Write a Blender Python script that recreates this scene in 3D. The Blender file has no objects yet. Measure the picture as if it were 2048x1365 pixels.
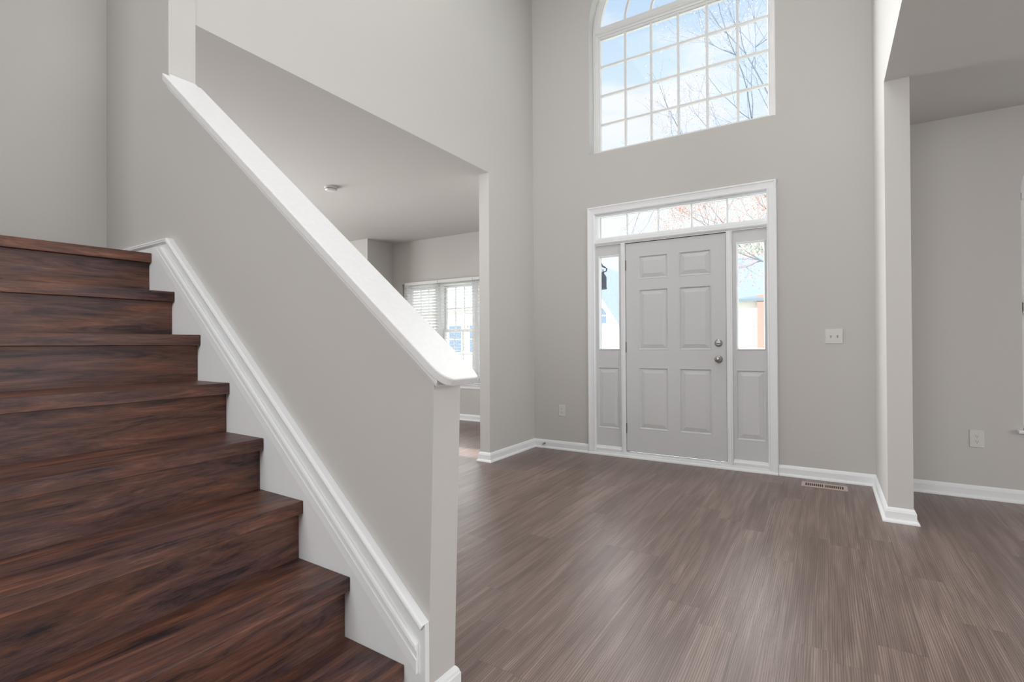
import bpy, bmesh, math, random
from mathutils import Vector, Matrix, noise

scene = bpy.context.scene
C = scene.collection
rnd = random.Random(7)
PI = math.pi

# ------------------------------------------------------------------ camera
YAW, PITCH, ROLL = 0.5559, 0.0057, -0.0056
cam_d = bpy.data.cameras.new('camera')
cam = bpy.data.objects.new('camera', cam_d)
C.objects.link(cam)
cam_d.sensor_width = 36.0
cam_d.lens = 1011.35 / 2048 * 36.0
cam_d.clip_end = 300
R0 = Vector((math.cos(YAW), math.sin(YAW), 0)); F0 = Vector((-math.sin(YAW), math.cos(YAW), 0)); U0 = Vector((0, 0, 1))
Fv = F0 * math.cos(PITCH) + U0 * math.sin(PITCH)
Uv = -F0 * math.sin(PITCH) + U0 * math.cos(PITCH)
Xa = R0 * math.cos(ROLL) + Uv * math.sin(ROLL)
Ya = -R0 * math.sin(ROLL) + Uv * math.cos(ROLL)
Mc = Matrix((( Xa.x, Ya.x, -Fv.x, 0.0), (Xa.y, Ya.y, -Fv.y, -4.8636), (Xa.z, Ya.z, -Fv.z, 1.1302), (0, 0, 0, 1)))
cam.matrix_world = Mc
scene.camera = cam

# ------------------------------------------------------------------ world (sky with soft clouds)
W = bpy.data.worlds.new('sky'); scene.world = W; W.use_nodes = True
nt = W.node_tree; nt.nodes.clear()
def wn(t, **k):
    n = nt.nodes.new(t)
    for a, b in k.items(): setattr(n, a, b)
    return n
tc = wn('ShaderNodeTexCoord'); sep = wn('ShaderNodeSeparateXYZ'); nt.links.new(tc.outputs['Generated'], sep.inputs[0])
gr = wn('ShaderNodeValToRGB')
gr.color_ramp.elements[0].position = 0.27; gr.color_ramp.elements[0].color = (1, 1, 1, 1)
gr.color_ramp.elements[1].position = 0.80; gr.color_ramp.elements[1].color = (.42, .60, .95, 1)
e = gr.color_ramp.elements.new(0.35); e.color = (.90, .96, 1, 1)
e = gr.color_ramp.elements.new(0.44); e.color = (.72, .87, .99, 1)
e = gr.color_ramp.elements.new(0.56); e.color = (.58, .74, .98, 1)
nt.links.new(sep.outputs['Z'], gr.inputs[0])
mp = wn('ShaderNodeMapping'); mp.inputs['Scale'].default_value = (1.6, 1.6, 5.5); mp.inputs['Location'].default_value = (.35, .1, .55)
nt.links.new(tc.outputs['Generated'], mp.inputs[0])
cn = wn('ShaderNodeTexNoise'); cn.inputs['Scale'].default_value = 2.2; cn.inputs['Detail'].default_value = 7; cn.inputs['Roughness'].default_value = .58
nt.links.new(mp.outputs[0], cn.inputs['Vector'])
cr = wn('ShaderNodeValToRGB'); cr.color_ramp.elements[0].position = .50; cr.color_ramp.elements[1].position = .66
nt.links.new(cn.outputs['Fac'], cr.inputs[0])
mx = wn('ShaderNodeMix', data_type='RGBA'); nt.links.new(cr.outputs[0], mx.inputs['Factor'])
nt.links.new(gr.outputs[0], mx.inputs['A']); mx.inputs['B'].default_value = (.97, .97, 1, 1)
bg = wn('ShaderNodeBackground'); nt.links.new(mx.outputs['Result'], bg.inputs[0]); bg.inputs[1].default_value = 1.05
wo = wn('ShaderNodeOutputWorld'); nt.links.new(bg.outputs[0], wo.inputs[0])

# ------------------------------------------------------------------ lights
def sun(name, direction, strength, angle, col=(1, 1, 1)):
    d = bpy.data.lights.new(name, 'SUN'); d.energy = strength; d.angle = math.radians(angle); d.color = col
    o = bpy.data.objects.new(name, d); C.objects.link(o)
    o.rotation_euler = Vector(direction).to_track_quat('-Z', 'Y').to_euler()
def area(name, loc, direction, sx, sy, power, col=(1, 1, 1), spread=180):
    d = bpy.data.lights.new(name, 'AREA'); d.spread = math.radians(spread); d.shape = 'RECTANGLE'; d.size = sx; d.size_y = sy; d.energy = power; d.color = col
    o = bpy.data.objects.new(name, d); C.objects.link(o); o.location = loc
    o.rotation_euler = Vector(direction).to_track_quat('-Z', 'Z' if abs(direction[2]) < .9 else 'Y').to_euler()
sun('sun', (.35, 1, -.9), 9.0, 1.0, (1, .98, .95))             # the sun behind the house, on the street side facades
sun('sky_fill', (.9, -1, -.5), 13.0, 80)                       # wide sun lamp added to strengthen sky light through the front windows
area('foyer_top_fill', (-1.2, -3.0, 5.3), (0, 0, -1), 2.4, 3.0, 62)  # added overhead fill, no ceiling fixture hangs here
area('hall_fill', (-.6, -7.9, 2.9), (.15, 1, -.35), 3.0, 1.2, 132)  # unseen fill added behind the camera, aimed at the front wall
area('living_side_fill', (-8.05, -1.6, 1.5), (1, 0, 0), 2.6, 1.9, 95)  # added fill in front of a blank wall, brightens the living room
area('living_corner_fill', (-8.05, -2.3, 1.6), (1, .10, .04), 2.0, 1.9, 55, spread=75)  # second added fill, narrow spread, reaches through the opening into the foyer
area('dining_side_fill', (4.85, -2.8, 1.5), (-1, 0, 0), 3.0, 1.9, 78)  # unseen fill added on the right, no window is built there
area('dining_corner_fill', (4.85, -4.2, 1.5), (-1, .05, 0), 3.0, 1.9, 24, spread=90)  # narrower added fill for the surfaces that face the right room

vs = scene.view_settings
vs.view_transform = 'Standard'; vs.look = 'None'; vs.gamma = 1.0; vs.exposure = 0.0; vs.use_curve_mapping = False

# ------------------------------------------------------------------ materials
def mat(name, col, rough=.5, metal=0.0, spec=.5):
    m = bpy.data.materials.new(name); m.use_nodes = True
    b = m.node_tree.nodes['Principled BSDF']
    b.inputs['Base Color'].default_value = (*col, 1); b.inputs['Roughness'].default_value = rough
    b.inputs['Metallic'].default_value = metal; b.inputs['Specular IOR Level'].default_value = spec
    return m
def noisy(m, scale, amount, bump=0.0, stretch=(1, 1, 1), detail=4):
    """gentle tonal variation and bump in object space"""
    t = m.node_tree; b = t.nodes['Principled BSDF']; col = b.inputs['Base Color'].default_value[:]
    tc = t.nodes.new('ShaderNodeTexCoord'); mp = t.nodes.new('ShaderNodeMapping'); mp.inputs['Scale'].default_value = stretch
    n = t.nodes.new('ShaderNodeTexNoise'); n.inputs['Scale'].default_value = scale; n.inputs['Detail'].default_value = detail
    t.links.new(tc.outputs['Object'], mp.inputs[0]); t.links.new(mp.outputs[0], n.inputs['Vector'])
    r = t.nodes.new('ShaderNodeMapRange'); r.inputs['To Min'].default_value = 1 - amount; r.inputs['To Max'].default_value = 1 + amount
    t.links.new(n.outputs['Fac'], r.inputs['Value'])
    v = t.nodes.new('ShaderNodeVectorMath'); v.operation = 'SCALE'; v.inputs[0].default_value = col[:3]
    t.links.new(r.outputs[0], v.inputs['Scale']); t.links.new(v.outputs[0], b.inputs['Base Color'])
    if bump:
        bp = t.nodes.new('ShaderNodeBump'); bp.inputs['Strength'].default_value = bump; bp.inputs['Distance'].default_value = .002
        t.links.new(n.outputs['Fac'], bp.inputs['Height']); t.links.new(bp.outputs[0], b.inputs['Normal'])
    return m
M = {}
M['paint'] = noisy(mat('wall_paint', (.602, .588, .567), .75, spec=.3), 160, .012, .12)
M['ceil'] = noisy(mat('ceiling_paint', (.603, .590, .571), .75, spec=.3), 160, .012, .12)
M['trim'] = noisy(mat('trim_paint', (.89, .91, .925), .38), 30, .015)
M['door'] = noisy(mat('door_paint', (.68, .69, .70), .42), 20, .012)
M['cap'] = noisy(mat('worn_trim_paint', (.80, .805, .81), .42), 55, .06, .15, detail=8)
M['winframe'] = mat('window_vinyl', (.78, .785, .785), .35)
M['plastic'] = mat('white_plastic', (.70, .695, .68), .35)
M['slot'] = mat('dark_slot', (.03, .028, .028), .6)
M['nickel'] = mat('satin_nickel', (.42, .41, .40), .32, 1.0)
M['steel'] = mat('hinge_steel', (.35, .34, .33), .35, 1.0)
M['vent'] = mat('vent_metal', (.56, .45, .40), .5)
M['blind'] = mat('blind_vinyl', (.80, .80, .79), .5)
M['gap'] = mat('weatherstrip', (.03, .03, .03), .8)

def glass_mat():
    m = bpy.data.materials.new('window_glass'); m.use_nodes = True; t = m.node_tree; t.nodes.clear()
    o = t.nodes.new('ShaderNodeOutputMaterial'); a = t.nodes.new('ShaderNodeBsdfTransparent'); g = t.nodes.new('ShaderNodeBsdfGlossy')
    g.inputs['Roughness'].default_value = .02; a.inputs[0].default_value = (.97, .985, .98, 1)
    x = t.nodes.new('ShaderNodeMixShader'); x.inputs[0].default_value = .008
    t.links.new(a.outputs[0], x.inputs[1]); t.links.new(g.outputs[0], x.inputs[2]); t.links.new(x.outputs[0], o.inputs[0])
    return m
M['glass'] = glass_mat()

def floor_mat():
    m = mat('plank_floor', (.2, .15, .13), .42, spec=.58); t = m.node_tree; L = t.links.new; b = t.nodes['Principled BSDF']
    N = t.nodes.new
    tc = N('ShaderNodeTexCoord'); sp = N('ShaderNodeSeparateXYZ'); L(tc.outputs['Object'], sp.inputs[0])
    def mth(op, a, bb=None, c=None):
        n = N('ShaderNodeMath'); n.operation = op
        for i, v in enumerate((a, bb, c)):
            if v is None: continue
            if isinstance(v, (int, float)): n.inputs[i].default_value = v
            else: L(v, n.inputs[i])
        return n.outputs[0]
    xs = mth('DIVIDE', sp.outputs['X'], .152); row = mth('FLOOR', xs); fx = mth('FRACT', xs)
    off = N('ShaderNodeTexWhiteNoise'); off.noise_dimensions = '1D'; L(row, off.inputs['W'])
    ys = mth('ADD', mth('DIVIDE', sp.outputs['Y'], 1.22), mth('MULTIPLY', off.outputs['Value'], 7.3)); col = mth('FLOOR', ys); fy = mth('FRACT', ys)
    cb = N('ShaderNodeCombineXYZ'); L(row, cb.inputs[0]); L(col, cb.inputs[1])
    wn_ = N('ShaderNodeTexWhiteNoise'); wn_.noise_dimensions = '3D'; L(cb.outputs[0], wn_.inputs['Vector'])
    rv = wn_.outputs['Value']
    # grain space, shifted per plank
    sh = N('ShaderNodeCombineXYZ'); L(mth('MULTIPLY', rv, 37.0), sh.inputs[2]); L(mth('MULTIPLY', rv, 11.0), sh.inputs[1])
    ad = N('ShaderNodeVectorMath'); L(tc.outputs['Object'], ad.inputs[0]); L(sh.outputs[0], ad.inputs[1])
    def nz(sx, sy, scale, detail, rough, dist=0):
        mp = N('ShaderNodeMapping'); mp.inputs['Scale'].default_value = (sx, sy, 1); L(ad.outputs[0], mp.inputs[0])
        n = N('ShaderNodeTexNoise'); n.inputs['Scale'].default_value = scale; n.inputs['Detail'].default_value = detail; n.inputs['Roughness'].default_value = rough
        n.inputs['Distortion'].default_value = dist; L(mp.outputs[0], n.inputs['Vector']); return n.outputs['Fac']
    g1 = nz(14, .7, 2.2, 3, .55, .6); g2 = nz(70, 1.6, 3.0, 3, .6, .2); g3 = nz(1, .35, 6.0, 2, .5)
    wv = N('ShaderNodeTexWave'); wv.wave_type = 'BANDS'; wv.bands_direction = 'X'
    mpw = N('ShaderNodeMapping'); mpw.inputs['Scale'].default_value = (34, 1.3, 1); L(ad.outputs[0], mpw.inputs[0]); L(mpw.outputs[0], wv.inputs['Vector'])
    wv.inputs['Scale'].default_value = 1.1; wv.inputs['Distortion'].default_value = 9; wv.inputs['Detail'].default_value = 2; wv.inputs['Detail Scale'].default_value = .7
    s = mth('ADD', mth('MULTIPLY', g1, .46), mth('MULTIPLY', g2, .26)); s = mth('ADD', s, mth('MULTIPLY', wv.outputs['Fac'], .13)); s = mth('ADD', s, mth('MULTIPLY', g3, .10))
    s = mth('ADD', s, mth('MULTIPLY', rv, .07)); s = mth('ADD', s, .045)
    rp = N('ShaderNodeValToRGB'); L(s, rp.inputs[0]); e = rp.color_ramp.elements
    e[0].position = .36; e[0].color = (.094, .061, .050, 1); e[1].position = .76; e[1].color = (.345, .260, .226, 1)
    q = e.new(.56); q.color = (.182, .127, .108, 1)
    # seams
    sx_ = mth('LESS_THAN', mth('ABSOLUTE', mth('SUBTRACT', fx, .5)), .492); sy_ = mth('LESS_THAN', mth('ABSOLUTE', mth('SUBTRACT', fy, .5)), .4988)
    seam = mth('MULTIPLY', sx_, sy_); k = mth('MULTIPLY_ADD', seam, .22, .78)
    vm = N('ShaderNodeVectorMath'); vm.operation = 'SCALE'; L(rp.outputs[0], vm.inputs[0]); L(k, vm.inputs['Scale']); L(vm.outputs[0], b.inputs['Base Color'])
    rr = mth('MULTIPLY_ADD', g2, .30, .20); L(rr, b.inputs['Roughness'])
    bp = N('ShaderNodeBump'); bp.inputs['Strength'].default_value = .5; bp.inputs['Distance'].default_value = .002
    hh = mth('ADD', mth('MULTIPLY', g2, .6), mth('MULTIPLY', seam, .6)); L(hh, bp.inputs['Height']); L(bp.outputs[0], b.inputs['Normal'])
    return m
M['floor'] = floor_mat()

def stair_wood():
    m = mat('stair_wood', (.1, .05, .04), .4, spec=.25); t = m.node_tree; L = t.links.new; b = t.nodes['Principled BSDF']; N = t.nodes.new
    tc = N('ShaderNodeTexCoord'); oi = N('ShaderNodeObjectInfo')
    sh = N('ShaderNodeCombineXYZ')
    for i, f in enumerate((13.0, 29.0, 17.0)):
        q = N('ShaderNodeMath'); q.operation = 'MULTIPLY'; L(oi.outputs['Random'], q.inputs[0]); q.inputs[1].default_value = f; L(q.outputs[0], sh.inputs[i])
    ad = N('ShaderNodeVectorMath'); L(tc.outputs['Object'], ad.inputs[0]); L(sh.outputs[0], ad.inputs[1])
    def nz(sc, scale, detail, rough, dist=0):
        mp = N('ShaderNodeMapping'); mp.inputs['Scale'].default_value = sc; L(ad.outputs[0], mp.inputs[0])
        n = N('ShaderNodeTexNoise'); n.inputs['Scale'].default_value = scale; n.inputs['Detail'].default_value = detail; n.inputs['Roughness'].default_value = rough
        n.inputs['Distortion'].default_value = dist; L(mp.outputs[0], n.inputs['Vector']); return n.outputs['Fac']
    a = nz((9, 1.2, 10), 2.4, 9, .68, .7); f = nz((75, 2.0, 75), 3.2, 5, .7); c = nz((4.5, 1.1, 5), 2.2, 3, .5, .5)
    mix = N('ShaderNodeMath'); mix.operation = 'MULTIPLY_ADD'; L(a, mix.inputs[0]); mix.inputs[1].default_value = .72
    mf = N('ShaderNodeMath'); mf.operation = 'MULTIPLY'; L(f, mf.inputs[0]); mf.inputs[1].default_value = .28; L(mf.outputs[0], mix.inputs[2])
    rp = N('ShaderNodeValToRGB'); L(mix.outputs[0], rp.inputs[0]); e = rp.color_ramp.elements
    e[0].position = .36; e[0].color = (.026, .018, .0185, 1); e[1].position = .67; e[1].color = (.27, .140, .094, 1)
    q = e.new(.44); q.color = (.082, .044, .038, 1); q = e.new(.54); q.color = (.150, .075, .057, 1)
    # slow change between plum and chestnut
    r2 = N('ShaderNodeValToRGB'); L(c, r2.inputs[0]); e2 = r2.color_ramp.elements
    e2[0].position = .38; e2[0].color = (.80, .86, 1.0, 1); e2[1].position = .62; e2[1].color = (1.04, .92, .80, 1)
    vm = N('ShaderNodeVectorMath'); vm.operation = 'MULTIPLY'; L(rp.outputs[0], vm.inputs[0]); L(r2.outputs[0], vm.inputs[1]); L(vm.outputs[0], b.inputs['Base Color'])
    bp = N('ShaderNodeBump'); bp.inputs['Strength'].default_value = .3; bp.inputs['Distance'].default_value = .0015; L(f, bp.inputs['Height']); L(bp.outputs[0], b.inputs['Normal'])
    return m
M['wood'] = stair_wood()

# ------------------------------------------------------------------ helpers
def link(name, bm, m, parent=None, kind=None, smooth=False, bevel=0):
    bmesh.ops.remove_doubles(bm, verts=bm.verts, dist=1e-6)
    bmesh.ops.recalc_face_normals(bm, faces=bm.faces)
    me = bpy.data.meshes.new(name); bm.to_mesh(me); bm.free()
    for mm in (m if isinstance(m, (list, tuple)) else [m]): me.materials.append(mm)
    o = bpy.data.objects.new(name, me); C.objects.link(o)
    if parent is not None: o.parent = parent
    if kind: o['kind'] = kind
    if smooth:
        for p in me.polygons: p.use_smooth = True
    if bevel:
        bv = o.modifiers.new('bevel', 'BEVEL'); bv.width = bevel; bv.segments = 2; bv.limit_method = 'ANGLE'; bv.angle_limit = math.radians(50)
    return o
def empty(name, loc=(0, 0, 0), rz=0, kind=None):
    o = bpy.data.objects.new(name, None); C.objects.link(o); o.location = loc; o.rotation_euler = (0, 0, rz); o.empty_display_size = .1
    if kind: o['kind'] = kind
    return o
def tag(o, label, cat=None, group=None):
    o['label'] = label
    if cat: o['category'] = cat
    if group: o['group'] = group
    return o
def BM(): return bmesh.new()
def box(bm, x0, x1, y0, y1, z0, z1, mi=0):
    v = [bm.verts.new(p) for p in ((x0,y0,z0),(x1,y0,z0),(x1,y1,z0),(x0,y1,z0),(x0,y0,z1),(x1,y0,z1),(x1,y1,z1),(x0,y1,z1))]
    for q in ((0,3,2,1),(4,5,6,7),(0,1,5,4),(1,2,6,5),(2,3,7,6),(3,0,4,7)):
        bm.faces.new([v[i] for i in q]).material_index = mi
def prism(bm, pts, f0, f1, mi=0):
    """pts 2D polygon; f0(p), f1(p) give the 3D points of the two ends"""
    a = [bm.verts.new(f0(p)) for p in pts]; b = [bm.verts.new(f1(p)) for p in pts]
    bm.faces.new(a).material_index = mi; bm.faces.new(b[::-1]).material_index = mi
    for i in range(len(pts)):
        j = (i + 1) % len(pts); bm.faces.new([a[i], b[i], b[j], a[j]]).material_index = mi
def xz(bm, pts, y0, y1, mi=0): prism(bm, pts, lambda p: (p[0], y0, p[1]), lambda p: (p[0], y1, p[1]), mi)
def cyl(bm, c, r, axis, h, n=24, r2=None, mi=0):
    """cylinder from point c along axis of length h"""
    r2 = r if r2 is None else r2; ax = Vector(axis).normalized(); u = ax.orthogonal().normalized(); w = ax.cross(u); c = Vector(c)
    a = [bm.verts.new(c + (u * math.cos(2*PI*i/n) + w * math.sin(2*PI*i/n)) * r) for i in range(n)]
    b = [bm.verts.new(c + ax * h + (u * math.cos(2*PI*i/n) + w * math.sin(2*PI*i/n)) * r2) for i in range(n)]
    bm.faces.new(a).material_index = mi; bm.faces.new(b[::-1]).material_index = mi
    for i in range(n): bm.faces.new([a[i], a[(i+1) % n], b[(i+1) % n], b[i]]).material_index = mi
def lathe(bm, c, axis, prof, n=28, mi=0):
    """prof: list of (r, h) along axis"""
    ax = Vector(axis).normalized(); u = ax.orthogonal().normalized(); w = ax.cross(u); c = Vector(c); rings = []
    for r, h in prof:
        rings.append([bm.verts.new(c + ax * h + (u * math.cos(2*PI*i/n) + w * math.sin(2*PI*i/n)) * max(r, 1e-5)) for i in range(n)])
    for k in range(len(rings) - 1):
        for i in range(n): bm.faces.new([rings[k][i], rings[k][(i+1) % n], rings[k+1][(i+1) % n], rings[k+1][i]]).material_index = mi
    bm.faces.new(rings[0]).material_index = mi; bm.faces.new(rings[-1][::-1]).material_index = mi
def sweep(bm, path, prof, fn, closed=False):
    """path: 2D polyline; prof: closed polygon of (d, h), d = offset to the LEFT of travel, mitred; fn(x, y, h) -> 3D"""
    P = [Vector(p) for p in path]; n = len(P); rings = []
    for i, p in enumerate(P):
        dirs = []
        if i > 0 or closed: dirs.append((p - P[i-1]).normalized())
        if i < n - 1 or closed: dirs.append((P[(i+1) % n] - p).normalized())
        ns = [Vector((-d.y, d.x)) for d in dirs]
        if len(ns) == 2:
            m = (ns[0] + ns[1]); m = m / max(m.dot(ns[0]), .2)
        else: m = ns[0]
        rings.append([bm.verts.new(fn(p.x + m.x * d, p.y + m.y * d, h)) for d, h in prof])
    k = len(prof)
    for i in range(n if closed else n - 1):
        a, b = rings[i], rings[(i+1) % n]
        for j in range(k): bm.faces.new([a[j], a[(j+1) % k], b[(j+1) % k], b[j]])
    if not closed: bm.faces.new(rings[0]); bm.faces.new(rings[-1][::-1])
def face_with_panels(bm, x0, x1, z0, z1, panels, y, depth=.010, holes=()):
    """a flat face at y (towards -y) with raised panels sunk in it, and plain holes"""
    rects = list(panels) + list(holes)
    xs = sorted({x0, x1, *[r[0] for r in rects], *[r[1] for r in rects]}); zs = sorted({z0, z1, *[r[2] for r in rects], *[r[3] for r in rects]})
    for i in range(len(xs) - 1):
        for j in range(len(zs) - 1):
            cx, cz = (xs[i] + xs[i+1]) / 2, (zs[j] + zs[j+1]) / 2
            if any(r[0] < cx < r[1] and r[2] < cz < r[3] for r in rects): continue
            bm.faces.new([bm.verts.new(p) for p in ((xs[i], y, zs[j]), (xs[i+1], y, zs[j]), (xs[i+1], y, zs[j+1]), (xs[i], y, zs[j+1]))])
    for (a, b, c, d) in panels:
        prev = None
        for ins, dy in ((0, 0), (.003, -.002), (.008, -.001), (.015, depth), (.021, depth), (.024, depth * .8), (.052, .001), (.054, .0)):
            ring = [bm.verts.new(p) for p in ((a+ins, y+dy, c+ins), (b-ins, y+dy, c+ins), (b-ins, y+dy, d-ins), (a+ins, y+dy, d-ins))]
            if prev:
                for i in range(4): bm.faces.new([prev[i], prev[(i+1) % 4], ring[(i+1) % 4], ring[i]])
            prev = ring
        bm.faces.new(prev)
def ring_rect(bm, x0, x1, z0, z1, prof):
    """picture-frame sweep: prof (d inward, y)"""
    sweep(bm, [(x0, z0), (x1, z0), (x1, z1), (x0, z1)], prof, lambda x, z, h: (x, h, z), closed=True)

XL, XR, T = -2.7361, 0.3233, .128
H1 = 2.777; H2 = 5.45
struct = 'structure'

# ------------------------------------------------------------------ floor and ceilings
b = BM(); box(b, -8.3, 5.1, -8.2, 1.4, -.12, 0); link('floor', b, M['floor'], kind=struct)
b = BM()
box(b, -8.3, XL - .115, -3.55, .612, H1, H1 + .25); box(b, -6.15, -3.28, .6125, 1.4, H1, H1 + .25)
link('ceiling_living', b, M['ceil'], kind=struct)
b = BM(); box(b, XR + T, 5.1, -8.2, .1, H1, H1 + .25); link('ceiling_right', b, M['ceil'], kind=struct)
b = BM(); box(b, -3.9, XR + T, -8.2, .2, H2, H2 + .2); link('ceiling_foyer', b, M['ceil'], kind=struct)

# ------------------------------------------------------------------ front wall with entry, arched window and the window of the right room
WX0, WX1, WZ0, WZS, WR = -2.066, -.352, 3.082, 4.38, .857
WXC = (WX0 + WX1) / 2
RX0, RX1, RZ0, RZS = 1.160, 1.96, .51, 2.17
EX0, EX1, EZ1 = -2.02, -.395, 2.46
def arch_fill(bm, xa, xb, zs, ztop, y0, y1, n=40):
    xc, r = (xa + xb) / 2, (xb - xa) / 2
    for i in range(n):
        a0, a1 = PI - PI * i / n, PI - PI * (i + 1) / n
        p0 = (xc + r * math.cos(a0), zs + r * math.sin(a0)); p1 = (xc + r * math.cos(a1), zs + r * math.sin(a1))
        xz(bm, [p0, p1, (p1[0], ztop), (p0[0], ztop)], y0, y1)
b = BM(); y0, y1 = 0, .2
box(b, XL - .115, EX0, y0, y1, 0, WZ0)
box(b, EX1, RX0, y0, y1, 0, WZ0); box(b, EX0, EX1, y0, y1, EZ1, WZ0)
box(b, XL - .115, WX0, y0, y1, WZ0, H2); box(b, WX1, RX0, y0, y1, WZ0, H2)
arch_fill(b, WX0, WX1, WZS, H2, y0, y1)
box(b, RX0, RX1, y0, y1, 0, RZ0); arch_fill(b, RX0, RX1, RZS, 3.2, y0, y1); box(b, RX0, RX1, y0, y1, 3.2, H2); box(b, RX1, 5.1, y0, y1, 0, H2)
link('wall_front', b, M['paint'], kind=struct)

# left wall: stub, header over the opening, upper storey
b = BM()
box(b, XL - .115, XL, -.867, .65, 0, H1)
box(b, XL - .115, XL, -3.60, 0, H1, H2)
link('wall_left', b, M['paint'], kind=struct)
# right wall: stub column, header, upper storey
b = BM(); box(b, XR, XR + T, -.901, 0, 0, H1); box(b, XR, XR + T, -8.2, 0, H1, H2)
link('wall_right', b, M['paint'], kind=struct)
# living room
b = BM()
box(b, -8.3, -6.15, .612, .8, 0, H1); box(b, -6.15, -6.03, .612, 1.4, 0, H1); box(b, -3.4, -3.28, .612, 1.4, 0, H1); box(b, -3.28, XL - .115, .612, .8, 0, H1)
LX0, LX1, LZ0, LZ1, LY = -5.83, -3.68, .545, 2.10, 1.15
box(b, -6.03, LX0, LY, LY + .2, 0, H1); box(b, LX1, -3.4, LY, LY + .2, 0, H1); box(b, LX0, LX1, LY, LY + .2, 0, LZ0); box(b, LX0, LX1, LY, LY + .2, LZ1, H1)
link('wall_living_front', b, M['paint'], kind=struct)
b = BM(); box(b, -8.3, -8.2, -3.6, .8, 0, H1); link('wall_living_left', b, M['paint'], kind=struct)
# back and side walls behind the camera
b = BM(); box(b, -3.9, 5.1, -8.2, -8.05, 0, H2); link('wall_back', b, M['paint'], kind=struct)
b = BM(); box(b, 5.0, 5.1, -8.2, .1, 0, H1); link('wall_right_far', b, M['paint'], kind=struct)

# ------------------------------------------------------------------ stair frame of reference (the knee wall runs a touch out of square)
SO = (XL, -3.6457, 0); SR = -math.radians(1.6)
KT = .124
b = BM()
xz(b, [(1.701, 0), (1.733, 1.008), (0.0, 2.43), (-5.5, 2.43), (-5.5, 0)], 0, KT)
box(b, -1.1, 0.0, 0, KT, 2.43, H2)
o = link('wall_stair', b, M['paint'], kind=struct); o.location = SO; o.rotation_euler = (0, 0, SR)
b = BM(); box(b, -.9, -.777, -1.32, 0, 0, H2); o = link('wall_landing', b, M['paint'], kind=struct); o.location = SO; o.rotation_euler = (0, 0, SR)
b = BM(); box(b, -.9, -.05, -1.32, -1.19, 0, H2); box(b, -.9, -.777, -4.6, -1.32, 0, H2)
xz(b, [(-.05, 0), (1.60, 0), (1.60, .06), (-.05, 1.46)], -1.30, -1.19)
o = link('wall_stair_side', b, M['paint'], kind=struct); o.location = SO; o.rotation_euler = (0, 0, SR)

# staircase
st = empty('staircase', SO, SR)
tag(st, 'dark red-brown wooden staircase climbing along the white-trimmed knee wall', 'staircase')
NX = [1.622, 1.369, 1.110, .855, .602, .356, .107, -.140]
NZ = [.141, .348, .562, .765, .973, 1.179, 1.387, 1.596]
SK = [-.05, -.046, -.078, -.075, -.060, 0.0, .03, .04]
ORD = ['lowest visible', 'second', 'third', 'fourth', 'fifth', 'sixth', 'seventh', 'topmost']
YA, YB = -.0205, -1.185
def sk(i, x, y): return x + SK[i] * (y - YA)
for i in range(8):
    z1, z0 = NZ[i], NZ[i] - .047
    b = BM()
    back = (NX[i+1] - .032 - .012) if i < 7 else -.777
    kb = i + 1 if i < 7 else i
    pts = [(NX[i], YA), (sk(i, NX[i], YB), YB), ((sk(kb, back, YB) if i < 7 else back), YB), (back, YA)]
    prism(b, pts, lambda p: (p[0], p[1], z0), lambda p: (p[0], p[1], z1))
    link('tread', b, M['wood'], st, bevel=.0022)
    b = BM(); xf = NX[i] - .027; xk = xf - .016; zb = 0 if i == 0 else NZ[i-1] + .0005
    pts = [(xf, YA), (sk(i, xf, YB), YB), (sk(i, xk, YB), YB), (xk, YA)]
    prism(b, pts, lambda p: (p[0], p[1], zb), lambda p: (p[0], p[1], z0 - .0005))
    link('riser', b, M['wood'], st)
# skirt board and its mouldings on the knee wall
b = BM(); xz(b, [(1.709, 0), (1.709, .29), (.041, 1.652), (-.775, 1.652), (-.775, 0)], -.019, -.0005)
link('skirt_board', b, M['trim'], st)
b = BM()
path = [(1.709, .29), (.041, 1.652), (-.777, 1.652)]
fn = lambda x, z, h: (x, -.019 - h, z)
sweep(b, path, [(0, 0), (.0, .006), (.004, .011), (.008, .013), (.011, .009), (.013, .013), (.019, .012), (.025, .003), (.027, 0)], fn)
link('cap_moulding', b, M['trim'], st)
b = BM()
prof = [(0, 0), (0, .007), (.004, .012), (.011, .014), (.016, .010), (.018, .007), (.036, .007), (.038, .010), (.066, .011), (.070, .008), (.071, 0)]
A0, A1 = Vector((1.684, .225)), Vector((.034, 1.578)); dd = (A1 - A0).normalized(); nn_ = Vector((-dd.y, dd.x)); r0_, r1_ = [], []
for d, h in prof:
    p = A0 + nn_ * d; q = p + dd * ((1.682 - p.x) / dd.x); r = p + dd * ((1.612 - p.y) / dd.y)
    r0_.append(b.verts.new((q.x, -.019 - h, q.y))); r1_.append(b.verts.new((r.x, -.019 - h, r.y)))
b.faces.new(r0_); b.faces.new(r1_[::-1])
for k in range(len(prof)): b.faces.new([r0_[k], r0_[(k+1) % len(prof)], r1_[(k+1) % len(prof)], r1_[k]])
link('inner_moulding', b, M['trim'], st)

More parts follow.
